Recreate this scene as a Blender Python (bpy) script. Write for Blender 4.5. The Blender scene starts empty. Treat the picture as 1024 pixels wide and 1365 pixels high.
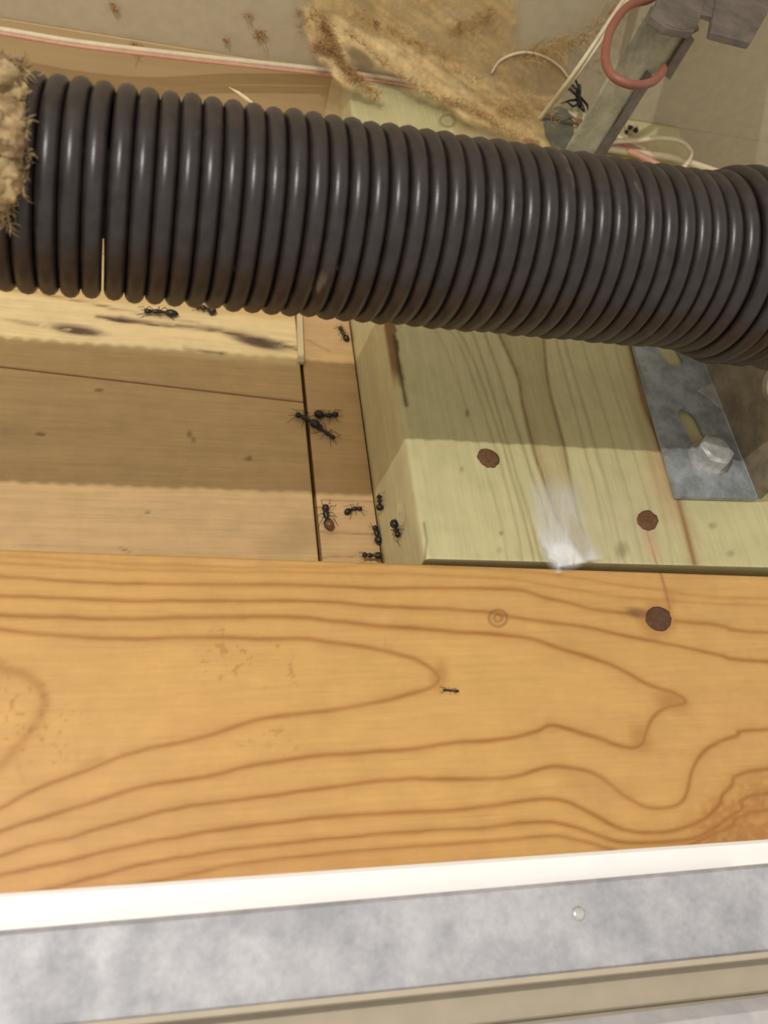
import bpy, bmesh, math, random
import numpy as np
from mathutils import Vector, Matrix, noise as mnoise

random.seed(7)
SC = bpy.context.scene
COL = SC.collection

# ------------------------------------------------------------------ camera
FPX, CX, CY = 1200.0, 512.0, 682.5          # focal length and centre for a 1024 x 1365 frame
def unit(v):
    v = np.array(v, float); return v / np.linalg.norm(v)
_up = unit([-282, 1982, -FPX]); _x = unit([4300, -130, -FPX])
_x = unit(_x - _up * np.dot(_x, _up)); _y = np.cross(_up, _x)
M = np.array([_x, _y, _up])                 # world axes seen from the camera: world = M @ cam
cam = bpy.data.objects.new('camera', bpy.data.cameras.new('camera'))
COL.objects.link(cam); SC.camera = cam
mw = Matrix.Identity(4)
for i in range(3):
    for j in range(3): mw[i][j] = float(M[i][j])
cam.matrix_world = mw
cam.data.sensor_fit = 'VERTICAL'; cam.data.sensor_height = 36.0; cam.data.sensor_width = 27.0
cam.data.lens = 36.0 * FPX / 1365.0
cam.data.clip_start = 0.005; cam.data.clip_end = 20
cam.data.dof.use_dof = True; cam.data.dof.focus_distance = 0.262; cam.data.dof.aperture_fstop = 19.0

# ------------------------------------------------------------------ light and exposure
world = bpy.data.worlds.new('garage_air'); SC.world = world; world.use_nodes = True
bgn = world.node_tree.nodes['Background']
bgn.inputs[0].default_value = (1.0, 0.945, 0.85, 1); bgn.inputs[1].default_value = 0.80
def lamp(name, loc, power, radius, colour):
    l = bpy.data.lights.new(name, 'POINT'); l.energy = power; l.shadow_soft_size = radius; l.color = colour
    o = bpy.data.objects.new(name, l); o.location = loc; COL.objects.link(o); return o
lamp('head_lamp', (-0.13, -0.285, 0.093), 5.6, 0.004, (1.0, 0.965, 0.92))
SC.view_settings.view_transform = 'Standard'; SC.view_settings.look = 'None'
SC.view_settings.gamma = 1.0; SC.view_settings.use_curve_mapping = False
SC.view_settings.exposure = 0.0

# ------------------------------------------------------------------ helpers
YS = 0.2036            # front face of the stud
YW = 0.2416            # face of the wall boards behind it
ZC = 0.335             # ceiling
def ray(px, py):
    return M @ np.array([(px - CX) / FPX, -(py - CY) / FPX, -1.0])
def at(px, py, val, axis=1):
    d = ray(px, py); return d * (val / d[axis])
def proj(P):
    c = P @ M
    return CX + FPX * c[..., 0] / -c[..., 2], CY - FPX * c[..., 1] / -c[..., 2]
def lin(c):
    c = np.array(c, float) / 255.0
    return np.where(c <= 0.04045, c / 12.92, ((c + 0.055) / 1.055) ** 2.4)
def rgba(c, k=1.0):
    l = lin(c) * k; return (float(l[0]), float(l[1]), float(l[2]), 1.0)
def smooth(a, b, x):
    t = np.clip((x - a) / (b - a), 0, 1); return t * t * (3 - 2 * t)

_perm = np.random.RandomState(3).rand(256, 256)
def vnoise(x, y):
    xi = np.floor(x).astype(int); yi = np.floor(y).astype(int)
    fx = x - xi; fy = y - yi; fx = fx * fx * (3 - 2 * fx); fy = fy * fy * (3 - 2 * fy)
    g = lambda a, b: _perm[a % 256, b % 256]
    return (g(xi, yi) * (1 - fx) + g(xi + 1, yi) * fx) * (1 - fy) + (g(xi, yi + 1) * (1 - fx) + g(xi + 1, yi + 1) * fx) * fy
def fbm(x, y, o=4):
    s = 0; a = 0.5; t = 0
    for k in range(o):
        s = s + a * vnoise(x * 2 ** k + 17 * k, y * 2 ** k + 31 * k); t += a; a *= 0.5
    return s / t
def line_dist(px, py, pts):
    d = np.full(px.shape, 1e9); side = np.zeros(px.shape)
    for (x0, y0), (x1, y1) in zip(pts[:-1], pts[1:]):
        ux, uy = x1 - x0, y1 - y0; L2 = ux * ux + uy * uy + 1e-9
        t = np.clip(((px - x0) * ux + (py - y0) * uy) / L2, 0, 1)
        dx = px - x0 - t * ux; dy = py - y0 - t * uy
        q = np.hypot(dx, dy); m = q < d
        side = np.where(m, ux * dy - uy * dx, side); d = np.where(m, q, d)
    return d, np.sign(side)
def curve_pts(pts, n=5):
    """Catmull-Rom resampling so hand-read lines bend smoothly"""
    P = [np.array(p, float) for p in pts]; P = [2 * P[0] - P[1]] + P + [2 * P[-1] - P[-2]]; out = []
    for i in range(1, len(P) - 2):
        for k in range(n):
            t = k / n
            out.append(0.5 * (2 * P[i] + (P[i + 1] - P[i - 1]) * t + (2 * P[i - 1] - 5 * P[i] + 4 * P[i + 1] - P[i + 2]) * t * t
                              + (3 * P[i] - P[i - 1] - 3 * P[i + 1] + P[i + 2]) * t ** 3))
    out.append(P[-2]); return out
def ellipse(px, py, cx, cy, rx, ry, ang=0, soft=0.35):
    c, s = math.cos(math.radians(ang)), math.sin(math.radians(ang))
    u = ((px - cx) * c + (py - cy) * s) / rx; v = (-(px - cx) * s + (py - cy) * c) / ry
    return 1 - smooth(1 - soft, 1 + soft, np.hypot(u, v))

def mesh_obj(name, verts, faces, mat, parent=None, smooth_shade=True, attr=None, attr_name='tint'):
    me = bpy.data.meshes.new(name); me.from_pydata([tuple(map(float, v)) for v in verts], [], faces)
    me.validate(); me.update()
    if smooth_shade: me.polygons.foreach_set('use_smooth', [True] * len(me.polygons))
    if attr is not None:
        a = me.color_attributes.new(attr_name, 'FLOAT_COLOR', 'POINT')
        full = np.ones((len(verts), 4), np.float32); full[:, :attr.shape[1]] = attr
        a.data.foreach_set('color', full.ravel())
    if mat: me.materials.append(mat)
    o = bpy.data.objects.new(name, me); COL.objects.link(o)
    if parent: o.parent = parent
    return o
def bm_obj(name, bm, mat, parent=None, smooth_shade=False):
    me = bpy.data.meshes.new(name); bmesh.ops.recalc_face_normals(bm, faces=bm.faces); bm.to_mesh(me); bm.free()
    if smooth_shade: me.polygons.foreach_set('use_smooth', [True] * len(me.polygons))
    if mat: me.materials.append(mat)
    o = bpy.data.objects.new(name, me); COL.objects.link(o)
    if parent: o.parent = parent
    return o
def tag(o, label, cat, group=None, kind=None):
    o['label'] = label; o['category'] = cat
    if group: o['group'] = group
    if kind: o['kind'] = kind
    return o
def empty(name, loc, label, cat, group=None):
    o = bpy.data.objects.new(name, None); o.empty_display_size = 0.01; COL.objects.link(o); o.location = [float(v) for v in loc]
    return tag(o, label, cat, group)
def adopt(child, parent):
    """parent without moving the child's world place"""
    child.parent = parent; child.matrix_parent_inverse = Matrix.Translation(parent.location).inverted()
    return child
def struct(o): o['kind'] = 'structure'; return o

def tube(bm, pts, r, n=8, cap=True):
    P = [Vector(map(float, p)) for p in pts]; rs = r if hasattr(r, '__len__') else [r] * len(P)
    rings = []; prev = None
    for i, p in enumerate(P):
        t = (P[min(i + 1, len(P) - 1)] - P[max(i - 1, 0)]).normalized()
        if prev is None: a = t.orthogonal().normalized()
        else:
            a = prev - t * prev.dot(t); a = a.normalized() if a.length > 1e-6 else t.orthogonal().normalized()
        prev = a; b = t.cross(a)
        rings.append([bm.verts.new(p + (a * math.cos(2 * math.pi * k / n) + b * math.sin(2 * math.pi * k / n)) * rs[i]) for k in range(n)])
    for A, B in zip(rings[:-1], rings[1:]):
        for k in range(n): bm.faces.new((A[k], A[(k + 1) % n], B[(k + 1) % n], B[k]))
    if cap:
        bm.faces.new(rings[0][::-1]); bm.faces.new(rings[-1])
def tube_obj(name, pts, r, mat, parent=None, n=8):
    bm = bmesh.new(); tube(bm, pts, r, n); return bm_obj(name, bm, mat, parent, True)
def box(bm, a, b, bevel=0.0):
    g = bmesh.ops.create_cube(bm, size=1.0); vs = g['verts']
    for v in vs:
        v.co = Vector([a[i] + (b[i] - a[i]) * (v.co[i] + 0.5) for i in range(3)])
    if bevel:
        es = list({e for v in vs for e in v.link_edges})
        bmesh.ops.bevel(bm, geom=es, offset=bevel, segments=2, affect='EDGES', profile=0.5)

# swept board: closed profile loops P[i][j] with an attribute, ends capped
def sweep(name, P, mat, attr, parent=None):
    n, m = P.shape[:2]; idx = np.arange(n * m).reshape(n, m)
    a = idx[:-1, :]; b = idx[1:, :]; j2 = np.roll(np.arange(m), -1)
    F = np.stack([a, a[:, j2], b[:, j2], b], -1).reshape(-1, 4).tolist()
    F.append(idx[0, ::-1].tolist()); F.append(idx[-1].tolist())
    o = mesh_obj(name, P.reshape(-1, 3), F, mat, parent, True, attr.reshape(n * m, -1))
    bm = bmesh.new(); bm.from_mesh(o.data); bmesh.ops.recalc_face_normals(bm, faces=bm.faces)
    for f in bm.faces:
        if len(f.verts) > 4: f.smooth = False
    bm.to_mesh(o.data); bm.free()
    return o
def loop_profile(x0, x1, yf, yb, step, r=0.0012):
    """closed loop (u, y) : back at u0 -> front at u0 -> dense front -> u1 -> back"""
    L = [(x0, y) for y in np.linspace(yb, yf + r, 14)]
    L += [(x0 + r - r * math.cos(t), yf + r - r * math.sin(t)) for t in np.linspace(0.3, 1.3, 4)]
    L += [(u, yf) for u in np.arange(x0 + r, x1 - r, step)]
    L += [(x1 - r + r * math.sin(t), yf + r - r * math.cos(t)) for t in np.linspace(0.0, 1.3, 5)]
    L += [(x1, y) for y in np.linspace(yf + r, yb, 6)]
    return np.array(L)

# ------------------------------------------------------------------ materials
def new_mat(name):
    m = bpy.data.materials.new(name); m.use_nodes = True
    return m, m.node_tree, m.node_tree.nodes['Principled BSDF']
def N(nt, t, **kw):
    n = nt.nodes.new(t)
    for k, v in kw.items(): setattr(n, k, v)
    return n
def noise_node(nt, scale, detail=6, stretch=None, rough=0.6):
    tc = N(nt, 'ShaderNodeTexCoord'); mp = N(nt, 'ShaderNodeMapping')
    nt.links.new(tc.outputs['Object'], mp.inputs[0])
    if stretch: mp.inputs['Scale'].default_value = stretch
    n = N(nt, 'ShaderNodeTexNoise'); n.inputs['Scale'].default_value = scale
    n.inputs['Detail'].default_value = detail; n.inputs['Roughness'].default_value = rough
    nt.links.new(mp.outputs[0], n.inputs[0]); return n
def ramp(nt, src, stops):
    r = N(nt, 'ShaderNodeValToRGB'); el = r.color_ramp.elements
    while len(el) < len(stops): el.new(0.5)
    for e, (p, c) in zip(el, stops): e.position = p; e.color = c
    nt.links.new(src, r.inputs[0]); return r
def mix(nt, a, b, fac, mode='MIX'):
    m = N(nt, 'ShaderNodeMix', data_type='RGBA', blend_type=mode)
    for s, v in ((m.inputs[0], fac), (m.inputs[6], a), (m.inputs[7], b)):
        if hasattr(v, 'node'): nt.links.new(v, s)
        else: s.default_value = v
    return m.outputs[2]
def add_bump(nt, b, h, strength, dist):
    bp = N(nt, 'ShaderNodeBump'); bp.inputs['Strength'].default_value = strength; bp.inputs['Distance'].default_value = dist
    nt.links.new(h, bp.inputs['Height']); nt.links.new(bp.outputs[0], b.inputs['Normal'])
def plain(name, col, rough=0.6, metal=0.0, nscale=300, var=0.25, k=1.0, bump=0.0, stretch=None, dark=None):
    m, nt, b = new_mat(name)
    c = lin(col) * k
    n = noise_node(nt, nscale, 6, stretch)
    lo = tuple(c * (1 - var)) + (1,) if dark is None else tuple(lin(dark) * k) + (1,)
    r = ramp(nt, n.outputs[0], [(0.3, lo), (0.7, tuple(np.minimum(c * (1 + var * 0.6), 1)) + (1,))])
    nt.links.new(r.outputs[0], b.inputs['Base Color'])
    b.inputs['Roughness'].default_value = rough; b.inputs['Metallic'].default_value = metal
    if bump: add_bump(nt, b, n.outputs[0], bump, 0.0004)
    return m
def wood_mat(name, stretch, rough=0.55, fine=0.16, coat=0.0, coat_rough=0.2, bump=0.15):
    """base colour comes from the board's own grain attribute; fibre and pore noise on top"""
    m, nt, b = new_mat(name)
    at_ = N(nt, 'ShaderNodeAttribute', attribute_name='tint')
    n1 = noise_node(nt, 900, 5, stretch); n2 = noise_node(nt, 160, 4, None)
    r1 = ramp(nt, n1.outputs[0], [(0.25, (1 - fine,) * 3 + (1,)), (0.75, (1 + fine * 0.5,) * 3 + (1,))])
    r2 = ramp(nt, n2.outputs[0], [(0.3, (0.93, 0.92, 0.90, 1)), (0.7, (1.04, 1.03, 1.02, 1))])
    c = mix(nt, at_.outputs['Color'], r1.outputs[0], 1.0, 'MULTIPLY'); c = mix(nt, c, r2.outputs[0], 1.0, 'MULTIPLY')
    nt.links.new(c, b.inputs['Base Color']); b.inputs['Roughness'].default_value = rough
    b.inputs['Specular IOR Level'].default_value = 0.3
    if coat:
        b.inputs['Coat Weight'].default_value = coat; b.inputs['Coat Roughness'].default_value = coat_rough
    add_bump(nt, b, n1.outputs[0], bump, 0.0002)
    return m

K = 1 / 1.30        # photograph colour of a fully lit surface -> its own colour
KW = 1 / 1.08         # paler woods higher on the wall
MAT = {}
MAT['pine'] = wood_mat('orange_pine', (0.06, 1, 1), 0.5, 0.10)
MAT['stud'] = wood_mat('greenish_treated_lumber', (1, 1, 0.06), 0.5, 0.12, bump=0.12)
MAT['board'] = wood_mat('tan_sheathing_wood', (0.05, 1, 1), 0.65, 0.14)
MAT['drywall'] = plain('dusty_beige_drywall', (182, 169, 142), 0.9, 0, 250, 0.08, 1.0, 0.05)
MAT['plate'] = plain('tan_top_plate', (188, 164, 124), 0.85, 0, 200, 0.08, 1.0, 0.05, (0.1, 1, 1))
MAT['dark'] = plain('dark_cavity_board', (70, 52, 34), 0.9, 0, 200, 0.2, 0.6)
MAT['pale_wood'] = plain('pale_split_wood', (232, 212, 165), 0.7, 0, 400, 0.15, K, 0.1, (1, 1, 0.1))
MAT['white'] = plain('white_paint', (254, 253, 250), 0.5, 0, 90, 0.03, 0.95)
MAT['beige'] = plain('beige_door_skin', (204, 190, 166), 0.6, 0, 120, 0.08, K)
MAT['nail'] = plain('rusty_nail', (122, 84, 50), 0.8, 0.1, 700, 0.35, K, 0.3)
MAT['nail_dark'] = plain('dark_nail', (108, 72, 48), 0.8, 0.1, 700, 0.35, K, 0.3)
MAT['ant'] = plain('black_ant', (38, 31, 28), 0.35, 0, 900, 0.3)
MAT['ant_brown'] = plain('brown_ant_abdomen', (110, 76, 44), 0.4, 0, 900, 0.3)
MAT['red_wire'] = plain('faded_red_wire', (158, 96, 76), 0.5, 0, 300, 0.15, K)
MAT['white_wire'] = plain('cream_wire', (240, 222, 186), 0.5, 0, 300, 0.12, K)
MAT['pink_wire'] = plain('pinkish_wire', (226, 168, 140), 0.5, 0, 300, 0.12, K)
MAT['dust'] = plain('tan_dust', (206, 174, 122), 1.0, 0, 700, 0.3, 1.0, 0.3)
MAT['dust_dark'] = plain('brown_dust', (176, 138, 88), 1.0, 0, 700, 0.35, 1.0)
MAT['fluff'] = plain('grey_tan_insulation', (190, 165, 120), 1.0, 0, 260, 0.3, K, 0.5, None, (120, 92, 58))
MAT['black'] = plain('matte_black', (26, 22, 20), 0.5, 0, 500, 0.3)

def metal_mat(name, light, darkc, rough, metal, sc, k=1.0, streak=None):
    m, nt, b = new_mat(name)
    n1 = noise_node(nt, sc, 7, streak, 0.65); n2 = noise_node(nt, sc * 6, 4)
    r = ramp(nt, n1.outputs[0], [(0.36, rgba(darkc, k)), (0.62, rgba(light, k))])
    r2 = ramp(nt, n2.outputs[0], [(0.3, (0.9, 0.9, 0.9, 1)), (0.7, (1.05, 1.05, 1.05, 1))])
    nt.links.new(mix(nt, r.outputs[0], r2.outputs[0], 1.0, 'MULTIPLY'), b.inputs['Base Color'])
    rr = ramp(nt, n1.outputs[0], [(0.3, (rough + 0.1,) * 3 + (1,)), (0.7, (rough - 0.08,) * 3 + (1,))])
    nt.links.new(rr.outputs[0], b.inputs['Roughness']); b.inputs['Metallic'].default_value = metal
    return m
MAT['galv'] = metal_mat('galvanised_bracket', (164, 169, 172), (124, 128, 128), 0.5, 0.12, 120)
MAT['galv_reflect'] = metal_mat('zinc_flange_wood_reflection', (142, 130, 108), (112, 100, 80), 0.5, 0.12, 120)  # brown reflection of the wood put into the flange colour
MAT['foot'] = metal_mat('grey_green_zinc', (122, 122, 104), (98, 98, 84), 0.55, 0.1, 120)
MAT['galv_old'] = metal_mat('dull_galvanised_angle', (176, 170, 148), (140, 136, 118), 0.6, 0.15, 90)
MAT['galv_dark'] = metal_mat('dark_steel_bracket', (118, 108, 100), (88, 80, 74), 0.6, 0.2, 80)
MAT['zinc'] = metal_mat('bright_zinc', (205, 205, 203), (170, 170, 168), 0.30, 0.4, 200)
MAT['rail'] = metal_mat('spangled_door_rail', (210, 208, 212), (178, 178, 184), 0.55, 0.1, 95, 0.80)
MAT['rail_low'] = metal_mat('pale_lower_rail', (218, 213, 213), (196, 192, 194), 0.55, 0.1, 55, 0.80)

def spring_mat():
    m, nt, b = new_mat('oil_tempered_spring_steel')
    n1 = noise_node(nt, 260, 6); n2 = noise_node(nt, 1500, 3); n3 = noise_node(nt, 75, 5, (1, 0.35, 0.35))
    base = ramp(nt, n1.outputs[0], [(0.3, rgba((33, 27, 26))), (0.75, rgba((50, 42, 40)))])
    chip = ramp(nt, n3.outputs[0], [(0.64, (0, 0, 0, 1)), (0.78, (.7, .7, .7, 1))])
    c = mix(nt, base.outputs[0], rgba((150, 132, 112)), chip.outputs[0])
    nt.links.new(c, b.inputs['Base Color'])
    b.inputs['Metallic'].default_value = 0.0; b.inputs['Roughness'].default_value = 0.34
    b.inputs['Specular IOR Level'].default_value = 0.42
    add_bump(nt, b, n2.outputs[0], 0.12, 0.0002)
    return m
MAT['spring'] = spring_mat()

def web_mat():
    m, nt, b = new_mat('dusty_cobweb')
    a = N(nt, 'ShaderNodeAttribute', attribute_name='tint')
    n1 = noise_node(nt, 220, 8, None, 0.7); n2 = noise_node(nt, 60, 5, (1, 1, 0.5))
    r = ramp(nt, n2.outputs[0], [(0.3, rgba((196, 164, 110), 1.0)), (0.7, rgba((226, 200, 148), 1.0))])
    nt.links.new(r.outputs[0], b.inputs['Base Color']); b.inputs['Roughness'].default_value = 1.0
    b.inputs['Specular IOR Level'].default_value = 0.0
    r1 = ramp(nt, n1.outputs[0], [(0.35, (0.55, 0.55, 0.55, 1)), (0.6, (1, 1, 1, 1))])
    nt.links.new(mix(nt, a.outputs['Color'], r1.outputs[0], 1.0, 'MULTIPLY'), b.inputs['Alpha'])
    return m
MAT['web'] = web_mat()
def film_mat():
    m, nt, b = new_mat('white_film')
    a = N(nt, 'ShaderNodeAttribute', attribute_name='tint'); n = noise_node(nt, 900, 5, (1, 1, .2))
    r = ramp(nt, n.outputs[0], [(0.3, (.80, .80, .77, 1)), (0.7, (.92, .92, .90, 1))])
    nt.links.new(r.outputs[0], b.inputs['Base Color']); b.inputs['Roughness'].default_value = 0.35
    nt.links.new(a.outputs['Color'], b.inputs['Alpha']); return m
MAT['pale_film'] = film_mat()
def wing_mat():
    m, nt, b = new_mat('ant_wing'); n = noise_node(nt, 600)
    r = ramp(nt, n.outputs[0], [(0.3, rgba((170, 155, 120))), (0.7, rgba((205, 190, 150)))])
    nt.links.new(r.outputs[0], b.inputs['Base Color']); b.inputs['Alpha'].default_value = 0.35; b.inputs['Roughness'].default_value = 0.3
    return m
MAT['wing'] = wing_mat()

# ================================================================== LARGE STRUCTURE
XL, XR = -0.20, 0.52
# ceiling: a drywall sheet, and a tan top plate strip between the wire line and the wall
bm = bmesh.new(); box(bm, (XL, -0.10, ZC), (XR, 0.20395, ZC + 0.012), 0.0002); struct(bm_obj('ceiling', bm, MAT['drywall']))
bm = bmesh.new(); box(bm, (XL, 0.2040, ZC - 0.0004), (0.0766, 0.2415, ZC + 0.012), 0.0004)
tag(bm_obj('top_plate', bm, MAT['plate']), 'tan ceiling strip along the wall, between the thin wire and the spring', 'board')
bm = bmesh.new(); box(bm, (0.0768, 0.2040, ZC), (XR, 0.2415, ZC + 0.012), 0.0004)
struct(bm_obj('trim_2', bm, MAT['drywall']))
bm = bmesh.new(); box(bm, (XL, YW + 0.0135, -0.05), (XR, YW + 0.03, ZC + 0.012)); struct(bm_obj('wall_back', bm, MAT['dark']))
bm = bmesh.new(); box(bm, (0.2297, YW, 0.10), (XR, YW + 0.0134, ZC - 0.0001)); struct(bm_obj('wall_right', bm, MAT['drywall']))

# ------------------------------------------------------------------ tan wall boards (left)
def tint_base(P, c, var=0.05, sx=30, sz=220, seed=0, k=None):
    f = fbm(P[..., 0] * sx + seed, P[..., 2] * sz + seed * 3, 4)[..., None] - 0.5
    return lin(c)[None, None, :] * (k or KW) * (1 + var * 2 * f)
def wall_board(name, x0, x1, zb0, zb1, zt0, zt1, yf, yb, paint, step=0.0008, ext=0.0):
    """board lying along X; its lower/upper edges run from z?0 at x0 to z?1 at x1"""
    prof = loop_profile(0.0, 1.0, yf, yb, step / max(zt0 - zb0, 1e-4), 0.004)
    xs = np.arange(x0, x1 + step * 1.6, step * 1.6); xs[-1] = x1
    P = np.zeros((len(xs), len(prof), 3)); t = ((xs - x0) / (x1 - x0))[:, None]
    zb = zb0 + (zb1 - zb0) * t; zt = zt0 + (zt1 - zt0) * t
    P[..., 0] = xs[:, None]; P[..., 1] = np.clip(prof[None, :, 1], yf, yb); P[..., 2] = zb + (zt - zb) * prof[None, :, 0]
    px, py = proj(P); attr, dep = paint(P, px, py)
    front = (np.abs(P[..., 1] - yf) < 1e-6); P[..., 1] += np.where(front, dep, 0)
    return sweep(name, P, MAT['board'], attr)

def paint_lower(P, px, py):
    c = tint_base(P, (214, 180, 130), 0.07, 18, 260)
    band = fbm(P[..., 0] * 10, P[..., 2] * 90 + 5, 3)
    c *= (1 - 0.10 * smooth(0.55, 0.75, band))[..., None]
    dk = np.zeros(px.shape)
    for (x, y, rx, ry, a) in [(54, 579, 6, 2.5, 8), (332, 611, 5, 3, -10), (166, 733, 7, 2, 20), (255, 582, 2.5, 8, -20), (196, 683, 4, 2, 0), (132, 520, 5, 2, 0)]:
        dk = np.maximum(dk, 0.6 * ellipse(px, py, x, y, rx, ry, a))
    c = c * (1 - dk[..., None]) + lin((96, 66, 36)) * K * dk[..., None]
    s = 0.25 * ellipse(px, py, 395, 715, 45, 22, -25, 0.6); c = c * (1 - s[..., None]) + lin((150, 122, 80)) * K * s[..., None]
    return c, dk * 0.0002
def paint_upper(P, px, py):
    c = tint_base(P, (236, 210, 156), 0.06, 14, 300, 4)
    dk = np.zeros(px.shape); n = fbm(px / 14, py / 3, 3)
    def st(pts, w, s):
        d, _ = line_dist(px, py + 3 * (n - 0.5), pts); return s * np.exp(-(d / w) ** 2)
    pu = np.maximum.reduce([ellipse(px, py, 103, 439, 34, 6, 8, 0.5), ellipse(px, py, 160, 425, 22, 4, 9, 0.6), ellipse(px, py, 345, 456, 36, 6, 13, 0.6),
                            0.45 * ellipse(px, py, 40, 431, 34, 2.6, 10, 0.6)]) * smooth(0.1, 0.4, n)
    dk = np.maximum.reduce([dk, st([(130, 422), (205, 431), (287, 439), (369, 456), (396, 465)], 2.2, 0.9),
                            st([(246, 463), (299, 471)], 1.6, 0.7), st([(0, 381), (123, 404), (150, 411)], 1.5, 0.7),
                            st([(150, 411), (260, 430), (396, 458)], 1.3, 0.35)])
    c = c * (1 - dk[..., None]) + lin((92, 58, 30)) * K * dk[..., None]
    c = c * (1 - 0.92 * pu[..., None]) + lin((84, 58, 52)) * K * 0.92 * pu[..., None]
    up = smooth(0.2345, 0.2375, P[..., 2] + 0.02 * P[..., 0]); c = c * (1 - 0.5 * up[..., None]) + lin((226, 182, 112)) * K * 0.5 * up[..., None]
    grey = 1 - smooth(0.2135, 0.2165, P[..., 2] + 0.03 * P[..., 0]); c = c * (1 - grey[..., None]) + lin((213, 179, 128)) * KW * grey[..., None]
    return c, np.maximum(dk, pu) * 0.0007
GX = 0.0566     # right end of the left-hand boards
b = wall_board('sheathing_board', XL, GX, 0.1000, 0.1000, 0.2153, 0.1968, YW, YW + 0.0132, paint_lower)
tag(b, 'wide tan sheathing board on the wall left of the stud, behind the orange board', 'board')
b = wall_board('splintered_board', XL, GX, 0.2156, 0.1971, 0.2600, 0.2600, YW, YW + 0.0132, paint_upper)
tag(b, 'pale splintered board with dark purple-brown streaks just under the spring on the left', 'board')
b = wall_board('upper_wall_board', XL, GX, 0.2603, 0.2603, 0.3348, 0.3348, YW, YW + 0.0132, lambda P, px, py: (tint_base(P, (210, 178, 126), 0.06), np.zeros(px.shape)), 0.004)
tag(b, 'tan wall board behind the spring, between the splintered board and the ceiling', 'board')
def paint_strip(P, px, py):
    c = tint_base(P, (216, 180, 130), 0.10, 12, 420, 9)
    pale = smooth(0.205, 0.22, P[..., 2]); c = c * (1 - 0.4 * pale[..., None]) + lin((220, 184, 126)) * K * 0.4 * pale[..., None]
    dk = np.zeros(px.shape)
    for pts, w, s in [([(420, 711), (500, 713)], 1.3, 0.5), ([(430, 668), (500, 670)], 1.2, 0.4), ([(425, 745), (480, 743)], 1.2, 0.5), ([(410, 455), (440, 470)], 1.3, 0.4)]:
        d, _ = line_dist(px, py + 3 * fbm(px / 20, py / 20, 2), pts); dk = np.maximum(dk, s * np.exp(-(d / w) ** 2))
    c = c * (1 - dk[..., None]) + lin((104, 70, 38)) * K * dk[..., None]
    return c, dk * 0.0002
b = wall_board('plywood_strip', 0.0580, 0.0773, 0.1000, 0.1000, 0.3348, 0.3348, YW + 0.0006, YW + 0.0132, paint_strip, 0.0007)
tag(b, 'narrow plywood strip in the recess between the crack and the stud', 'board')
# pale sliver standing at the top of the crack
p0, p1 = at(400.5, 486, YW), at(399.5, 420, YW)
P = np.array([p0 + (-.0010, 0, 0), p0 + (.0011, 0, 0), p1 + (.0009, 0, .004), p1 + (-.0011, 0, .004)])
V = [tuple(q + np.array([0, -0.0016 if k < 4 else -0.0001, 0])) for k, q in enumerate(list(P) + list(P))]
b = mesh_obj('wood_sliver', V, [(0, 1, 2, 3), (7, 6, 5, 4), (0, 4, 5, 1), (1, 5, 6, 2), (2, 6, 7, 3), (3, 7, 4, 0)], MAT['pale_wood'], None, False)
tag(b, 'thin pale upright wood sliver at the right end of the splintered board', 'wood sliver')

# ------------------------------------------------------------------ stud
SX0, SX1 = 0.0774, 0.2292
prof = loop_profile(SX0, SX1, YS, YW, 0.00062, 0.0014)
zs = np.concatenate([np.linspace(0, 1, 330)])
P = np.zeros((len(zs), len(prof), 3)); xb = prof[None, :, 0]
zb = 0.1139 - (xb - SX0) * (0.0139 / 1.0) * 0.95
P[..., 0] = xb; P[..., 1] = prof[None, :, 1]; P[..., 2] = zb + (ZC - 0.0003 - zb) * zs[:, None]
px, py = proj(P)
c = tint_base(P, (203, 194, 146), 0.05, 260, 12, 2)
wig = (fbm(P[..., 2] * 60, P[..., 0] * 30, 3) - 0.5) * 6
def stain(c, m, col): return c * (1 - m[..., None]) + lin(col) * K * m[..., None]
A = [(650, 380), (664, 440), (689, 502), (697, 543), (712, 603), (724, 637), (736, 678), (749, 701), (765, 725), (786, 752)]
B = [(716, 380), (725, 451), (730, 507), (741, 553), (754, 600), (762, 645), (773, 694), (784, 721), (788, 752)]
dA, sA = line_dist(px + wig * .5, py, curve_pts(A)); dB, sB = line_dist(px + wig * .5, py, curve_pts(B))
heart = (sA < 0) & (sB > 0)
heart_m = np.where(heart, 1.0, 0.0) * smooth(0, 6, np.minimum(dA, dB))
c = stain(c, 0.42 * heart_m, (190, 166, 116))
c = stain(c, 0.68 * np.exp(-(dA / 2.4) ** 2) + 0.25 * np.exp(-(dA / 8.0) ** 2) * (sA < 0), (138, 104, 56))
c = stain(c, 0.70 * np.exp(-(dB / 2.2) ** 2) + 0.2 * np.exp(-(dB / 7.0) ** 2) * (sB > 0), (140, 108, 60))
for L, w, s in [([(600, 430), (625, 466), (669, 589), (702, 707), (712, 752)], 1.8, .45), ([(620, 420), (638, 466), (684, 615), (708, 700), (722, 752)], 1.8, .45),
                ([(640, 420), (654, 466), (702, 610), (725, 680), (745, 752)], 2.0, .5), ([(590, 430), (615, 466), (658, 589), (686, 690), (696, 752)], 1.8, .35),
                ([(575, 430), (600, 480), (640, 600), (668, 700), (676, 752)], 1.8, .25), ([(738, 420), (746, 471), (787, 625), (815, 752)], 1.8, .35),
                ([(748, 420), (757, 471), (807, 640), (834, 752)], 1.8, .35), ([(768, 420), (780, 470), (832, 640), (858, 752)], 2.0, .28), ([(795, 440), (806, 480), (856, 640), (884, 752)], 2, .2),
                ([(818, 440), (830, 500), (872, 630), (898, 752)], 2.5, .2)]:
    d, _ = line_dist(px + wig * .6, py, curve_pts(L)); c = stain(c, s * np.exp(-(d / w) ** 2), (140, 116, 66))
d, _ = line_dist(px + wig * .4, py, curve_pts([(822, 390), (840, 456), (858, 538), (881, 594), (904, 666), (926, 752)]))
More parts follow.
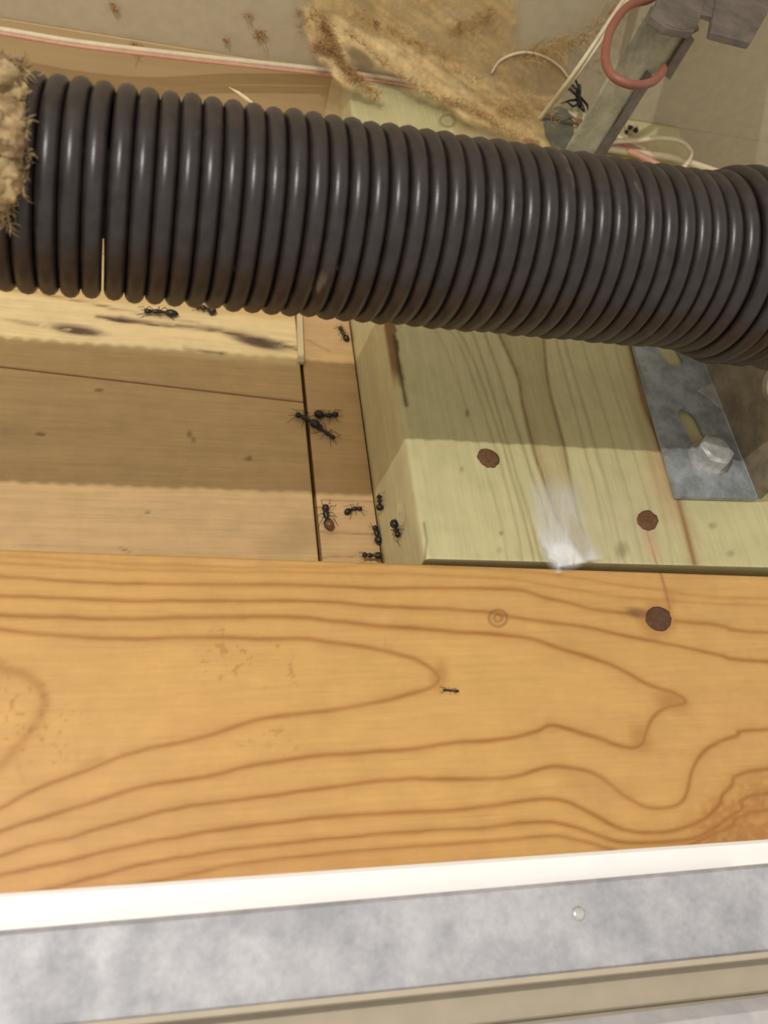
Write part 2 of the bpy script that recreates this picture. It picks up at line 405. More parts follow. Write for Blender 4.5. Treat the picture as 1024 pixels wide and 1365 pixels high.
c = stain(c, .65 * np.exp(-(d / 3.5) ** 2) + .25 * np.exp(-(d / 14) ** 2), (160, 112, 62))
c = stain(c, .35 * ellipse(px, py, 882, 640, 16, 60, -14, .7), (214, 160, 116))
d, _ = line_dist(px, py, [(861, 705), (869, 728), (877, 758)]); c = stain(c, .7 * np.exp(-(d / 1.3) ** 2), (128, 78, 52))
c = stain(c, .45 * ellipse(px, py, 868, 722, 9, 30, -16, .7), (216, 152, 112))
c = stain(c, .40 * ellipse(px, py, 800, 700, 75, 60, 0, .8), (214, 202, 168))  # paler patch of stud, widening the white film to the right
# bark pocket on the front left corner
nb = fbm(px / 8, py / 8, 3)
d, _ = line_dist(px, py, [(519, 436), (523, 470), (530, 512)]); bark = smooth(.0, .25, 1 - d / (9.0 + 8 * (nb - .5)))
bark *= (P[..., 1] < YS + .004) * smooth(522, 486, py - 8 * (nb - .5))
c = stain(c, .9 * bark, (134, 94, 44)); 
d, _ = line_dist(px, py, [(526, 448), (534, 500), (542, 540)]); c = stain(c, .85 * np.exp(-(d / (2.0 + 1.5 * nb)) ** 2) * (P[..., 1] < YS + .004), (84, 56, 24))
d, _ = line_dist(px, py, [(565, 697), (569, 722), (566, 748)]); c = stain(c, .6 * np.exp(-(d / 1.5) ** 2) * (P[..., 1] < YS + .004), (120, 98, 56))
for (x, y, rx, ry, a, s) in [(623, 551, 2.5, 5, 0, .6), (668, 711, 3, 3, 0, .5), (829, 733, 8, 11, 10, .45), (616, 625, 2.5, 4, 0, .4), (666, 733, 4, 4, 0, .3), (950, 701, 5, 4, 0, .4), (974, 738, 5, 4, 0, .4), (740, 741, 2, 3, 0, .4)]:
    c = stain(c, s * ellipse(px, py, x, y, rx, ry, a, .6), (112, 96, 56))
d = np.hypot((px - 597) / 10, (py - 161) / 8); c = stain(c, .6 * np.exp(-((d - 1) / .22) ** 2) + .3 * np.exp(-(d / .8) ** 2), (140, 112, 60))
# side face colour lightened to stand in for stronger light on it
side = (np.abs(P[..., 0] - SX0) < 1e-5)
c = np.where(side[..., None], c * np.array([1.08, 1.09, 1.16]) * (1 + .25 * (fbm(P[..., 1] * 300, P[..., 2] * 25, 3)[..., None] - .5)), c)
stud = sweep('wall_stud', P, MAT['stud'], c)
tag(stud, 'pale greenish upright stud with rusty nails and the metal bearing bracket bolted on', 'stud')

def nail(px_, py_, rx, ry, y, mat, parent, tilt=35):
    """round nail head driven in at a slant, ragged rim"""
    o3 = at(px_, py_, y); ex = at(px_ + 1, py_, y) - o3; ez = at(px_, py_ + 1, y) - o3
    V = []; n = 22; t = math.radians(tilt); rs = random.Random(int(px_))
    for lay, (k, dy) in enumerate([(1.08, .0004), (1.0, -.0005), (.72, -.0008), (.35, -.0006)]):
        for i in range(n):
            a = 2 * math.pi * i / n; j = 1 + rs.uniform(-.07, .07) * (lay < 2)
            u, v = rx * k * j * math.cos(a), ry * k * j * math.sin(a)
            V.append(o3 + ex * (u * math.cos(t) - v * math.sin(t)) + ez * (u * math.sin(t) + v * math.cos(t)) + np.array([0, dy, 0]))
    V.append(o3 + np.array([0, -.0007, 0]))
    Fc = [(l * n + i, l * n + (i + 1) % n, (l + 1) * n + (i + 1) % n, (l + 1) * n + i) for l in range(3) for i in range(n)]
    Fc += [(3 * n + i, 3 * n + (i + 1) % n, 4 * n) for i in range(n)]
    return mesh_obj('nail_head', V, Fc, mat, parent)
nail(651, 611, 15, 11, YS, MAT['nail'], stud); nail(863, 694, 14, 12, YS, MAT['nail'], stud)

# thin lath on the ceiling beside the stud head
a0, a1 = at(445, 152, ZC - .002, 2), at(455, 103, ZC - .002, 2); ex = np.array([.0034, 0, 0])
V = [a0 - ex, a0 + ex, a1 + ex, a1 - ex]; a2 = a0 + (a0 - a1) * .9
V[0], V[1] = a2 - ex, a2 + ex
V = V + [v + np.array([0, 0, .0018]) for v in V]
b = mesh_obj('lath_strip', V, [(0, 1, 2, 3), (7, 6, 5, 4), (0, 4, 5, 1), (1, 5, 6, 2), (2, 6, 7, 3), (3, 7, 4, 0)], MAT['pale_wood'], None, False)
tag(b, 'short pale lath on the ceiling at the left side of the stud, above the spring', 'wood strip')

# ------------------------------------------------------------------ orange pine board (header)
def xz_line(pa, pb, y):
    a, b_ = at(*pa, y), at(*pb, y); s = (b_[2] - a[2]) / (b_[0] - a[0])
    return lambda X: a[2] + (X - a[0]) * s
YB = YS - 0.0004
ztop = xz_line((0, 731), (1024, 767), YB); zbot = xz_line((0, 1192), (1024, 1119), YB)
prof = loop_profile(0.0, 1.0, YB, YB + 0.037, 0.0062, 0.012)
# rescale corner rounding depth (profile u is 0..1 over the board's height)
yy = prof[:, 1].copy()
xs = np.concatenate([np.arange(XL, -0.034, 0.002), np.arange(-0.034, 0.200, 0.00048), np.arange(0.200, XR, 0.002)])
P = np.zeros((len(xs), len(prof), 3)); P[..., 0] = xs[:, None]
cl = np.where(yy < YB + .012, YB + (yy - YB) * 0.10, yy); P[..., 1] = cl[None, :]
zt, zb2 = ztop(xs)[:, None], zbot(xs)[:, None] - .001
P[..., 2] = zb2 + (zt - zb2) * prof[None, :, 0]
px, py = proj(P)
c = tint_base(P, (231, 181, 108), 0.05, 25, 200, 6, K * .97)
tone = fbm(px / 260, py / 120, 3); c = stain(c, .35 * smooth(.45, .75, tone), (224, 168, 104))
c = stain(c, .30 * smooth(900, 1180, py) * (1 - smooth(200, 700, px)), (226, 166, 110))
wx = (fbm(px / 40, py / 40, 3) - .5) * 5; wy = (fbm(px / 46 + 9, py / 30 + 4, 3) - .5) * 4
GRAIN = [
 ([(-60, 738), (200, 752), (420, 757), (512, 752), (712, 763), (862, 784), (1040, 800)], 1.8, .35),
 ([(-60, 750), (215, 760), (420, 764), (560, 765), (700, 775), (840, 797), (1060, 808)], 1.8, .35),
 ([(-60, 764), (0, 768), (110, 776), (300, 779), (410, 780), (512, 783), (677, 786), (735, 799), (792, 812), (850, 821)], 2.2, .7),
 ([(900, 828), (960, 833), (1060, 845)], 2.2, .7),
 ([(-60, 790), (0, 794), (130, 800), (300, 801), (430, 802), (512, 808), (647, 815), (682, 822), (802, 840), (947, 870), (1060, 884)], 2.2, .75),
 ([(-60, 815), (0, 820), (50, 822), (140, 825), (215, 824), (310, 822), (380, 822), (440, 827), (512, 834), (602, 842), (697, 849), (752, 865), (812, 885), (862, 912), (900, 925), (913, 936), (886, 945), (870, 958), (862, 975), (854, 993), (832, 996), (792, 982), (737, 966), (715, 975), (677, 985), (612, 990), (512, 1002), (430, 1007), (360, 1017), (270, 1035), (200, 1047), (100, 1077), (0, 1108), (-60, 1130)], 2.6, .8),
 ([(-60, 835), (0, 840), (100, 849), (200, 851), (280, 849), (340, 851), (400, 851), (450, 857), (512, 868), (542, 876), (570, 888), (586, 904), (574, 917), (542, 927), (512, 935), (450, 945), (370, 955), (325, 965), (270, 982), (210, 995), (165, 1007), (130, 1022), (50, 1052), (0, 1077), (-60, 1100)], 2.6, .75),
 ([(-60, 1160), (0, 1140), (125, 1107), (225, 1080), (350, 1062), (512, 1040), (672, 1037), (737, 1022), (792, 1031), (832, 1060), (862, 1076), (895, 1075), (915, 1060), (924, 1025), (942, 997), (982, 980), (1060, 970)], 2.4, .8),
 ([(-60, 1185), (0, 1167), (100, 1145), (200, 1122), (310, 1104), (425, 1090), (512, 1084), (632, 1077), (712, 1067), (752, 1068), (792, 1087), (832, 1105), (882, 1109), (932, 1095), (957, 1075), (972, 1050), (1060, 1018)], 2.4, .85),
 ([(0, 1200), (75, 1182), (200, 1150), (325, 1130), (512, 1111), (637, 1104), (712, 1096), (757, 1100), (802, 1115), (842, 1123), (912, 1120), (952, 1105), (987, 1080), (1060, 1050)], 2.2, .8),
 ([(150, 1186), (220, 1172), (350, 1147), (512, 1132), (637, 1122), (732, 1115), (772, 1120), (820, 1133)], 2.0, .7),
 ([(915, 1128), (970, 1105), (1060, 1075)], 2.2, .7),
 ([(-50, 870), (0, 892), (30, 898), (50, 913), (59, 935), (52, 957), (36, 980), (20, 1000), (0, 1020), (-50, 1050)], 6.0, .5)]
dk = np.zeros(px.shape)
for pts, w, s in GRAIN:
    pts = list(pts)
    if pts[-1][0] >= 1040: (ax_, ay_), (bx_, by_) = pts[-2:]; pts.append((1700, by_ + .25 * (by_ - ay_) / (bx_ - ax_) * (1700 - bx_)))
    if pts[0][0] <= -50: pts.insert(0, (-500, pts[0][1] + .5 * (pts[0][1] - pts[1][1]) / (pts[1][0] - pts[0][0]) * 440))
    d, sd = line_dist(px + wx, py + wy, curve_pts(pts, 4))
    w *= 1.25; g = .85 * s * np.exp(-(d / w) ** 2) + .22 * s * np.exp(-(d / (w * 3.2)) ** 2)
    dk = np.maximum(dk, g)
dk *= .8 + .4 * fbm(px / 60, py / 25, 3)
for (x, y, rx, ry, a, s) in [(585, 902, 12, 20, 10, .55), (895, 935, 22, 14, 20, .6), (855, 985, 14, 18, -20, .5), (735, 972, 18, 6, 0, .3), (122, 1020, 22, 8, -20, .4)]:
    dk = np.maximum(dk, s * ellipse(px + wx, py + wy, x, y, rx, ry, a, .8))
c = stain(c, np.clip(dk, 0, .95), (176, 116, 52))
c = stain(c, .38 * ellipse(px, py, 795, 1052, 55, 20, 18, .6), (206, 150, 96))
rd = smooth(870, 990, px) * smooth(1010, 1090, py - (1000 - px) * .25) * (.6 + .5 * fbm(px / 12, py / 6, 3)); rd *= smooth(.38, .62, fbm(px / 7, py / 7, 3)) * .5 + .45
c = stain(c, np.clip(rd, 0, .6), (184, 118, 58))
fl = smooth(.66, .78, fbm(px / 9, py / 7, 3)) * smooth(.42, .62, fbm(px / 60 + 3, py / 55, 2)) * ellipse(px, py, 370, 890, 130, 110, 0, .6)
c = stain(c, .5 * fl, (178, 116, 56))
fl2 = smooth(.66, .8, fbm(px / 8 + 40, py / 8, 3)) * ellipse(px, py, 30, 960, 70, 70, 0, .6); c = stain(c, .5 * fl2, (176, 112, 60))
d = np.hypot((px - 664) / 12, (py - 824) / 11)
c = stain(c, .6 * np.exp(-((d - 1) / .16) ** 2) + .55 * np.exp(-((d - .42) / .2) ** 2), (132, 78, 38))
c = stain(c, .75 * ellipse(px, py, 852, 817, 16, 6, 12, .6), (116, 90, 60))
c = stain(c, .6 * ellipse(px, py, 876, 828, 24, 21, 30, .45), (182, 128, 70))
d, _ = line_dist(px, py, [(880, 762), (887, 785), (893, 812)]); c = stain(c, .6 * np.exp(-(d / 1.8) ** 2), (150, 98, 54))
c = stain(c, .35 * ellipse(px, py, 892, 800, 8, 16, 0, .6), (206, 138, 88))
edge_d = smooth(10, 0, np.abs(py - (731 + px * .035))) * fbm(px / 14, py / 9, 3); c = stain(c, .45 * edge_d, (190, 148, 84))
pine = sweep('header_board', P, MAT['pine'], c)
tag(pine, 'wide orange pine board with bold wavy grain and one dark nail below the stud', 'board')
nail(878, 825, 17, 15, YB, MAT['nail_dark'], pine, 30)

# ------------------------------------------------------------------ bottom strips : painted trim and the garage door head
def strip(name, top, bot, y, depth, mat, bev=.0007, x0=XL, x1=XR, extra=0):
    zt, zb = xz_line(top[0], top[1], y), xz_line(bot[0], bot[1], y); bm = bmesh.new()
    ring = []
    for X in (x0, x1):
        a, b_ = zt(X) + extra, zb(X)
        ring.append([bm.verts.new(v) for v in ((X, y + bev, b_), (X, y, b_ + bev), (X, y, a - bev), (X, y + bev, a), (X, y + depth, a), (X, y + depth, b_))])
    for k in range(6): bm.faces.new((ring[0][k], ring[0][(k + 1) % 6], ring[1][(k + 1) % 6], ring[1][k]))
    bm.faces.new(ring[0]); bm.faces.new(ring[1][::-1])
    bmesh.ops.subdivide_edges(bm, edges=[e for e in bm.edges if abs(e.verts[0].co.x - e.verts[1].co.x) > .1], cuts=30)
    return bm_obj(name, bm, mat)
trim = struct(strip('trim_1', ((0, 1190), (1024, 1118)), ((0, 1247), (1024, 1157)), YS - .0060, .010, MAT['white'], .0009))
p = at(1000, 1156, YS - .0062)
bm = bmesh.new(); box(bm, (p[0] - .0045, YS - .0082, p[2] - .0009), (p[0] + .03, YS - .0058, p[2] + .0004), .0003); bm_obj('paint_lip', bm, MAT['white'], trim)
door = bpy.data.objects.new('door_1', None); COL.objects.link(door); door.location = (0.06, YS, 0.0); door['kind'] = 'structure'
rail = adopt(strip('metal_rail', ((0, 1240), (1024, 1150)), ((0, 1382), (1024, 1272)), YS - .0105, .008, MAT['rail'], .0010), door)
adopt(strip('rail_lip', ((0, 1374), (1024, 1268)), ((0, 1386), (1024, 1277)), YS - .0112, .004, MAT['beige'], .0012), door)
adopt(strip('door_skin', ((0, 1380), (1024, 1272)), ((0, 1440), (1024, 1322)), YS - .0050, .006, MAT['beige'], .0004), door)
adopt(strip('shadow_groove', ((0, 1430), (1024, 1316)), ((0, 1452), (1024, 1332)), YS - .0030, .005, MAT['beige'], .0003), door)
adopt(strip('lower_rail', ((0, 1452), (1024, 1328)), ((0, 1560), (1024, 1430)), YS - .0115, .008, MAT['rail_low'], .0025), door)
o3 = at(771, 1218, YS - .0105)
bm = bmesh.new(); tube(bm, [o3 + (0, .0004, 0), o3 + (0, -.0003, 0), o3 + (0, -.0006, 0)], [.0016, .0015, .0009], 16); adopt(bm_obj('rivet', bm, MAT['zinc'], None, True), door)

# ================================================================== TORSION SPRING
Y0, Z0 = 0.140, 0.1695; WR = 0.00222; PITCH = 0.00447; RC = 0.0230 - WR
def spring_mesh():
    x0, x1 = -0.075, 0.162; turns = (x1 - x0) / PITCH; seg = 72; n = int(turns * seg); k = 12
    T = np.arange(n + 1) / seg; ang = 2 * np.pi * T + 0.6
    X = x0 + T * PITCH + .00042 * smooth(-.0085, -.0068, x0 + T * PITCH)
    R = RC + .0030 * smooth(.139, .153, X) + .00012 * np.sin(T * 2.4) + .0001 * np.sin(T * 5.1)
    ctr = np.stack([X, Y0 - R * np.cos(ang), Z0 + R * np.sin(ang)], 1)
    rad = np.stack([0 * ang, -np.cos(ang), np.sin(ang)], 1); ax = np.array([1.0, 0, 0])
    ph = 2 * np.pi * np.arange(k) / k
    V = ctr[:, None, :] + WR * (np.cos(ph)[None, :, None] * rad[:, None, :] + np.sin(ph)[None, :, None] * ax)
    idx = np.arange((n + 1) * k).reshape(n + 1, k); j2 = np.roll(np.arange(k), -1)
    F = np.stack([idx[:-1], idx[:-1][:, j2], idx[1:][:, j2], idx[1:]], -1).reshape(-1, 4).tolist()
    F.append(idx[0, ::-1].tolist()); F.append(idx[-1].tolist())
    return V.reshape(-1, 3), F
spr = empty('torsion_spring', (0.05, Y0, Z0), 'large dark brown-black coil spring crossing the picture in front of the wall', 'spring')
V, F = spring_mesh(); adopt(mesh_obj('coil', V, F, MAT['spring']), spr)
# cast winding cone that holds the right end of the coil
bm = bmesh.new(); tube(bm, [(.152, Y0, Z0), (.170, Y0, Z0), (.1705, Y0, Z0), (.178, Y0, Z0), (.1785, Y0, Z0), (.1915, Y0, Z0)], [.0185, .0195, .0265, .0265, .018, .016], 40)
adopt(bm_obj('winding_cone', bm, MAT['galv_dark'], None, False), spr)
sh = tube_obj('torsion_shaft', [(x, Y0, Z0) for x in np.linspace(-.15, .26, 12)], .0095, MAT['galv'], None, 24)
tag(sh, 'steel shaft running inside the dark coil spring', 'shaft')

# ------------------------------------------------------------------ bearing bracket with lag bolt
def plate_curve(outline, holes, thick):
    cu = bpy.data.curves.new('plate_outline', 'CURVE'); cu.dimensions = '2D'; cu.fill_mode = 'BOTH'; cu.extrude = thick / 2
    for pts in [outline] + holes:
        s = cu.splines.new('POLY'); s.points.add(len(pts) - 1); s.use_cyclic_u = True
        for q, (u, v) in zip(s.points, pts): q.co = (float(u), float(v), 0, 1)
    o = bpy.data.objects.new('tmp_outline', cu); COL.objects.link(o)
    me = bpy.data.meshes.new_from_object(o.evaluated_get(bpy.context.evaluated_depsgraph_get()))
    bpy.data.objects.remove(o); bpy.data.curves.remove(cu); return me
def slot(c0, c1, r, n=8):
    d = np.array(c1, float) - np.array(c0, float); a = math.atan2(d[1], d[0]); out = []
    for c_, s in ((c1, -1), (c0, 1)):
        for i in range(n + 1):
            t = a + s * math.pi / 2 + math.pi * i / n
            out.append((c_[0] + r * math.cos(t), c_[1] + r * math.sin(t)))
    return out
def place_plate(name, me, axis, offset, mat, parent):
    """plane (u, v) -> world: axis 1: (u, offset, v); axis 0: (offset, u, v)"""
    for v in me.vertices:
        u, w, t = v.co
        v.co = (u, offset + t, w) if axis == 1 else (offset + t, u, w)
    me.materials.clear(); me.materials.append(mat)
    o = bpy.data.objects.new(name, me); COL.objects.link(o); return adopt(o, parent)
def hexa_obj(name, quad, thick, mat, parent, bev=.0):
    """thin plate from four world corners, thickened along its own normal away from the camera"""
    q = [np.array(v, float) for v in quad]; nrm = unit(np.cross(q[1] - q[0], q[3] - q[0]))
    if np.dot(nrm, q[0]) < 0: nrm = -nrm
    V = q + [v + nrm * thick for v in q]; m = len(q)
    Fc = [tuple(range(m)), tuple(range(2 * m - 1, m - 1, -1))] + [(i, (i + 1) % m, m + (i + 1) % m, m + i) for i in range(m)]
    bm = bmesh.new(); vs = [bm.verts.new(v) for v in V]
    for f in Fc: bm.faces.new([vs[i] for i in f])
    if bev: bmesh.ops.bevel(bm, geom=list(bm.edges), offset=bev, segments=2, affect='EDGES')
    return adopt(bm_obj(name, bm, mat), parent)
YP = YS - .0012
g2 = lambda px_, py_: (lambda q: (q[0], q[2]))(at(px_, py_, YP - .0008))
XC = at(1008, 667, YP)[0]; ZLOW = at(1008, 667, YP)[2]
brk = empty('bearing_bracket', (XC, YS, ZLOW), 'grey galvanised angle bracket with slots bolted to the stud below the spring', 'bracket')
lt, lb = g2(843, 455), g2(902, 662)
sl = (lt[0] - lb[0]) / (lt[1] - lb[1])
lt2 = (lb[0] + sl * (.214 - lb[1]), .214)
outline = [lb, (XC - .0005, ZLOW), (XC, ZLOW + .0005), (XC, .214), lt2]
holes = [slot(g2(917, 556), g2(944, 610), .0036), slot(g2(884, 452), g2(897, 476), .0042)]
place_plate('mounting_plate', plate_curve(outline, holes, .0016), 1, YP - .0003, MAT['galv'], brk)
hc = at(1034, 512, XC, 0)
circ = [(hc[1] + .0058 * math.cos(t), hc[2] + .0058 * math.sin(t)) for t in np.linspace(0, 2 * math.pi, 28)[:-1]]
bore = [(Y0 + .0098 * math.cos(t), Z0 + .0098 * math.sin(t)) for t in np.linspace(0, 2 * math.pi, 28)[:-1]]
ol = [(YP - .001, ZLOW), (YP - .001, .214), (.165, .200), (.140, .1925), (.119, .186), (.116, .170), (.116, .150), (.122, ZLOW)]
place_plate('bearing_flange', plate_curve(ol, [circ, bore], .0016), 0, XC + .0006, MAT['galv_reflect'], brk)
adopt(tube_obj('bend_edge', [(XC - .0001, YP - .0012, ZLOW + .0004), (XC - .0001, YP - .0012, .212)], .0004, MAT['galv'], None, 10), brk)  # thin rod added along the fold to give it a highlight
smear = [at(a, b_, YP - .0014) for a, b_ in [(930, 520), (944, 513), (958, 511), (974, 505), (969, 526), (963, 545), (957, 541), (948, 531)]]
hexa_obj('paint_smear', smear, .0003, MAT['zinc'], brk)
# lag bolt: washer, flanged hex head
bc = at(944, 612, YP - .0012); ang0 = .2
def disc(bm, r0, r1, y0, y1, n=32, hexa=False, chamf=0):
    rings = []
    steps = [(r0, y0), (r1, y1)] if not chamf else [(r0, y0), (r1, y1 + chamf), (r1 * .80, y1)]
    for i, (r, y) in enumerate(steps):
        ring = []
        for k in range(n):
            a = 2 * math.pi * k / n
            if hexa and not (chamf and i == 2):
                m = (a + ang0) % (math.pi / 3) - math.pi / 6; rr = r / math.cos(m)
            else: rr = r
            ring.append(bm.verts.new((bc[0] + rr * math.cos(a), y, bc[2] + rr * math.sin(a))))
        rings.append(ring)
    for A_, B_ in zip(rings[:-1], rings[1:]):
        for k in range(n): bm.faces.new((A_[k], A_[(k + 1) % n], B_[(k + 1) % n], B_[k]))
    bm.faces.new(rings[0]); bm.faces.new(rings[-1][::-1])
bm = bmesh.new(); disc(bm, .0046, .0046, YP - .0060, YP - .0060 - .0008, 48, True, .0006)
bm.free(); bm = bmesh.new(); yb_ = YP - .0011
disc(bm, .0068, .0064, yb_, yb_ - .0013, 40); disc(bm, .0052, .0052, yb_ - .0012, yb_ - .0062, 48, True, .0007)
bolt = adopt(bm_obj('lag_bolt', bm, MAT['zinc']), brk)
bm = bmesh.new(); disc(bm, .0040, .0037, yb_ - .0061, yb_ - .0070, 36); cap = bm_obj('bolt_crown', bm, MAT['zinc'])
cap.parent = bolt; cap.matrix_parent_inverse = Matrix.Translation(brk.location).inverted()

# ================================================================== WIRES
def px_path(pts, n=6):
    """(px, py, y-depth) control points -> smooth world path"""
    P_ = [q if isinstance(q, np.ndarray) else at(*q) for q in pts]
    return curve_pts([q * min(1.0, (ZC - .0012) / q[2]) for q in P_], n)          # nothing passes up through the ceiling
wy_ = YS - .0012
w = empty('bell_wire', at(300, 77, wy_), 'thin twin wire in white and red running level along the ceiling above the spring', 'wire')
pw = [(-120, 22, wy_), (0, 39, wy_), (90, 54, wy_), (185, 66, wy_ - .0005), (300, 79, wy_), (430, 93, wy_ - .0006), (520, 105, wy_), (640, 127, wy_ - .001), (740, 145, wy_ - .001), (860, 200, wy_ - .0015)]
adopt(tube_obj('white_strand', px_path(pw), .00105, MAT['white_wire']), w)
adopt(tube_obj('red_strand', px_path([(a, b_ + 5.5, d + .0006) for a, b_, d in pw]), .00075, MAT['pink_wire']), w)
w2 = tube_obj('red_cable', px_path([(905, -30, .137), (868, -2, .137), (838, 8, .136), (815, 38, .136), (807, 75, .136), (816, 100, .136), (842, 113, .136), (868, 110, .137), (882, 97, .139), (884, 90, .146)], 8), .0014, MAT['red_wire'], None, 10)
tag(w2, 'faded red cable bent into a loop over the angle iron at top right', 'cable')
w3 = empty('white_cable', at(790, 70, .160), 'pair of cream wires running slantwise from the top to the left of the angle iron', 'cable')
for dx, nm in ((0, 'strand'), (6, 'strand')):
    adopt(tube_obj(nm, px_path([(850 + dx, -25, .150), (826 + dx, 8, .152), (790 + dx, 62, .160), (760 + dx * .8, 105, .172), (735 + dx * .4, 138, .188), (718, 160, .1985)]), .00085, MAT['white_wire']), w3)
w4 = tube_obj('pale_wire', px_path([(655, 98, .1985), (668, 80, .196), (695, 70, .19), (722, 74, .186), (745, 88, .186), (760, 107, .190), (768, 122, .196)]), .0005, MAT['white_wire'])
tag(w4, 'thin pale wire bowed in an arc through the cobweb left of the angle iron', 'wire')
w5 = tube_obj('white_loop_wire', px_path([(800, 196, .197), (818, 189, .197), (850, 187, .196), (880, 184, .195), (906, 188, .195), (920, 200, .196), (919, 212, .197), (910, 225, .199)], 8), .0010, MAT['white_wire'])
tag(w5, 'cream wire with a round loop just above the spring right of the angle iron', 'wire')
w6 = empty('twin_wire', at(870, 208, .198), 'white and pink wire pair lying against the stud under the round loop', 'wire')
adopt(tube_obj('white_strand', px_path([(800, 197, .2005), (850, 204, .2), (890, 209, .2), (930, 220, .2), (980, 238, .2)]), .0014, MAT['white_wire']), w6)
adopt(tube_obj('pink_strand', px_path([(800, 190, .201), (830, 199, .2), (855, 208, .199), (880, 222, .199)]), .0014, MAT['pink_wire']), w6)

# ================================================================== ANGLE IRON AND UPPER BRACKET
ang_iron = empty('angle_iron', at(780, 200, .198), 'dull grey punched angle iron slanting from the stud up to the top right', 'angle iron')
# web face (seen from below) and its down-turned flange along the right edge
dz = lambda py_: .200 - (215 - py_) * .00031
qd = lambda pts, off=0: [at(a, b_, dz(b_) + off) for a, b_ in pts]
hexa_obj('angle_face', qd([(748, 218), (788, 218), (866, 100), (884, 97), (918, 48), (905, 20), (868, 8)]), .0014, MAT['galv_old'], ang_iron)
hexa_obj('angle_flange', qd([(787, 220), (799, 220), (873, 104), (864, 95)], -.0012), .0010, MAT['galv_dark'], ang_iron)
hexa_obj('angle_flange', qd([(884, 99), (893, 107), (926, 53), (918, 46)], -.0012), .0010, MAT['galv_dark'], ang_iron)
hexa_obj('fold_edge', [at(750, 207, .1988), at(755, 208, .1988), at(779, 166, .187), at(775, 164, .187)], .0008, MAT['zinc'], ang_iron)
foot = [at(a, b_, .1975) for a, b_ in [(742, 215), (736, 190), (728, 175), (725, 157), (731, 146), (744, 141), (757, 146), (764, 160), (766, 180), (764, 215)]]
hexa_obj('foot_plate', foot, .0016, MAT['foot'], ang_iron)
o3 = at(776, 206, .197); bm = bmesh.new(); tube(bm, [o3 + (0, .002, 0), o3 + (0, -.001, .0), o3 + (0, -.0016, 0)], [.0022, .0022, .0012], 12); adopt(bm_obj('nut', bm, MAT['zinc']), ang_iron)
# upper bracket: channel with two hanging tongues and a round notch between them
up = empty('hanger_bracket', at(950, 20, .13), 'dark grey sheet metal hanger bracket with a round notch, in the top right corner', 'bracket')
hexa_obj('tongue', [at(a, b_, .1335) for a, b_ in [(892, -40), (866, 23), (888, 38), (906, 42), (924, 44), (932, 30), (934, 18), (955, -40)]], .0022, MAT['galv_dark'], up, .0003)
hexa_obj('tongue', [at(a, b_, .1335) for a, b_ in [(960, -40), (946, 44), (970, 50), (1000, 58), (1022, 20), (1050, -40)]], .0022, MAT['galv_dark'], up, .0003)
hexa_obj('bridge', [at(a, b_, .1338) for a, b_ in [(925, -45), (928, 20), (938, 20), (952, 24), (985, -45)]], .0015, MAT['galv_dark'], up)
lipp = curve_pts([at(a, b_, .1345) for a, b_ in [(886, 36), (900, 42), (916, 43), (928, 38)]], 4)
adopt(tube_obj('rusty_lip', lipp, .0011, MAT['nail_dark']), up)

# ================================================================== COBWEB, DUST, INSULATION
web = empty('cobweb', at(560, 80, .19), 'dusty tan cobweb sheet hanging from the ceiling over the top of the stud', 'cobweb')
gx, gy = np.meshgrid(np.arange(385, 760, 3.0), np.arange(-30, 222, 3.0))
tt = smooth(-20, 200, gy)
depth = .176 + (.2005 - .176) * np.clip((gy + 20) / 150, 0, 1)
depth -= .0030 * (fbm(gx / 40, gy / 40, 3) - .5) + .0014
D = np.stack([(gx - CX) / FPX, -(gy - CY) / FPX, -np.ones_like(gx)], -1) @ M.T
Pw = D * np.minimum(depth / D[..., 1], (ZC - .0010) / D[..., 2])[..., None]
def inside(px, py, poly):
    r = np.zeros(px.shape, bool); j = len(poly) - 1
    for i in range(len(poly)):
        xi, yi = poly[i]; xj, yj = poly[j]
        r ^= ((yi > py) != (yj > py)) & (px < (xj - xi) * (py - yi) / (yj - yi + 1e-9) + xi); j = i
    return r
nz = fbm(gx / 25, gy / 25, 4); jx = gx + (nz - .5) * 22; jy = gy + (fbm(gx / 25 + 50, gy / 25, 4) - .5) * 22
def poly_soft(poly, s):
    d, _ = line_dist(jx, jy, poly + [poly[0]]); ins = inside(jx, jy, poly)
    return np.where(ins, 1, np.clip(1 - d / s, 0, 1) * .8)
alpha = np.maximum.reduce([
    .93 * poly_soft([(408, -40), (684, -40), (682, 55), (676, 95), (700, 118), (738, 140), (742, 205), (690, 190), (640, 162), (570, 120), (520, 100), (470, 70), (432, 40), (418, 15)], 12),
    .85 * poly_soft([(402, 10), (440, 12), (452, 55), (470, 95), (506, 128), (498, 130), (460, 108), (425, 75), (408, 40)], 6),
    .72 * poly_soft([(660, 90), (700, 70), (770, 38), (800, 22), (770, 60), (752, 92), (748, 128), (738, 150), (700, 130)], 6)])
streak = fbm((gx * .75 - gy) / 9, (gx + gy * .75) / 120, 3)
alpha *= .50 + .78 * streak
hole = np.maximum(ellipse(gx, gy, 482, 78, 24, 9, 40, .4), ellipse(gx, gy, 520, 104, 30, 8, 25, .5)); alpha *= 1 - .9 * hole
n_, m_ = gx.shape; idx = np.arange(n_ * m_).reshape(n_, m_); am = alpha
keep = (am[:-1, :-1] + am[1:, :-1] + am[:-1, 1:] + am[1:, 1:]) > .12
F = np.stack([idx[:-1, :-1], idx[:-1, 1:], idx[1:, 1:], idx[1:, :-1]], -1)[keep].tolist()
adopt(mesh_obj('web_sheet', Pw.reshape(-1, 3), F, MAT['web'], None, True, np.repeat(np.clip(alpha, 0, 1).reshape(-1, 1), 3, 1)), web)

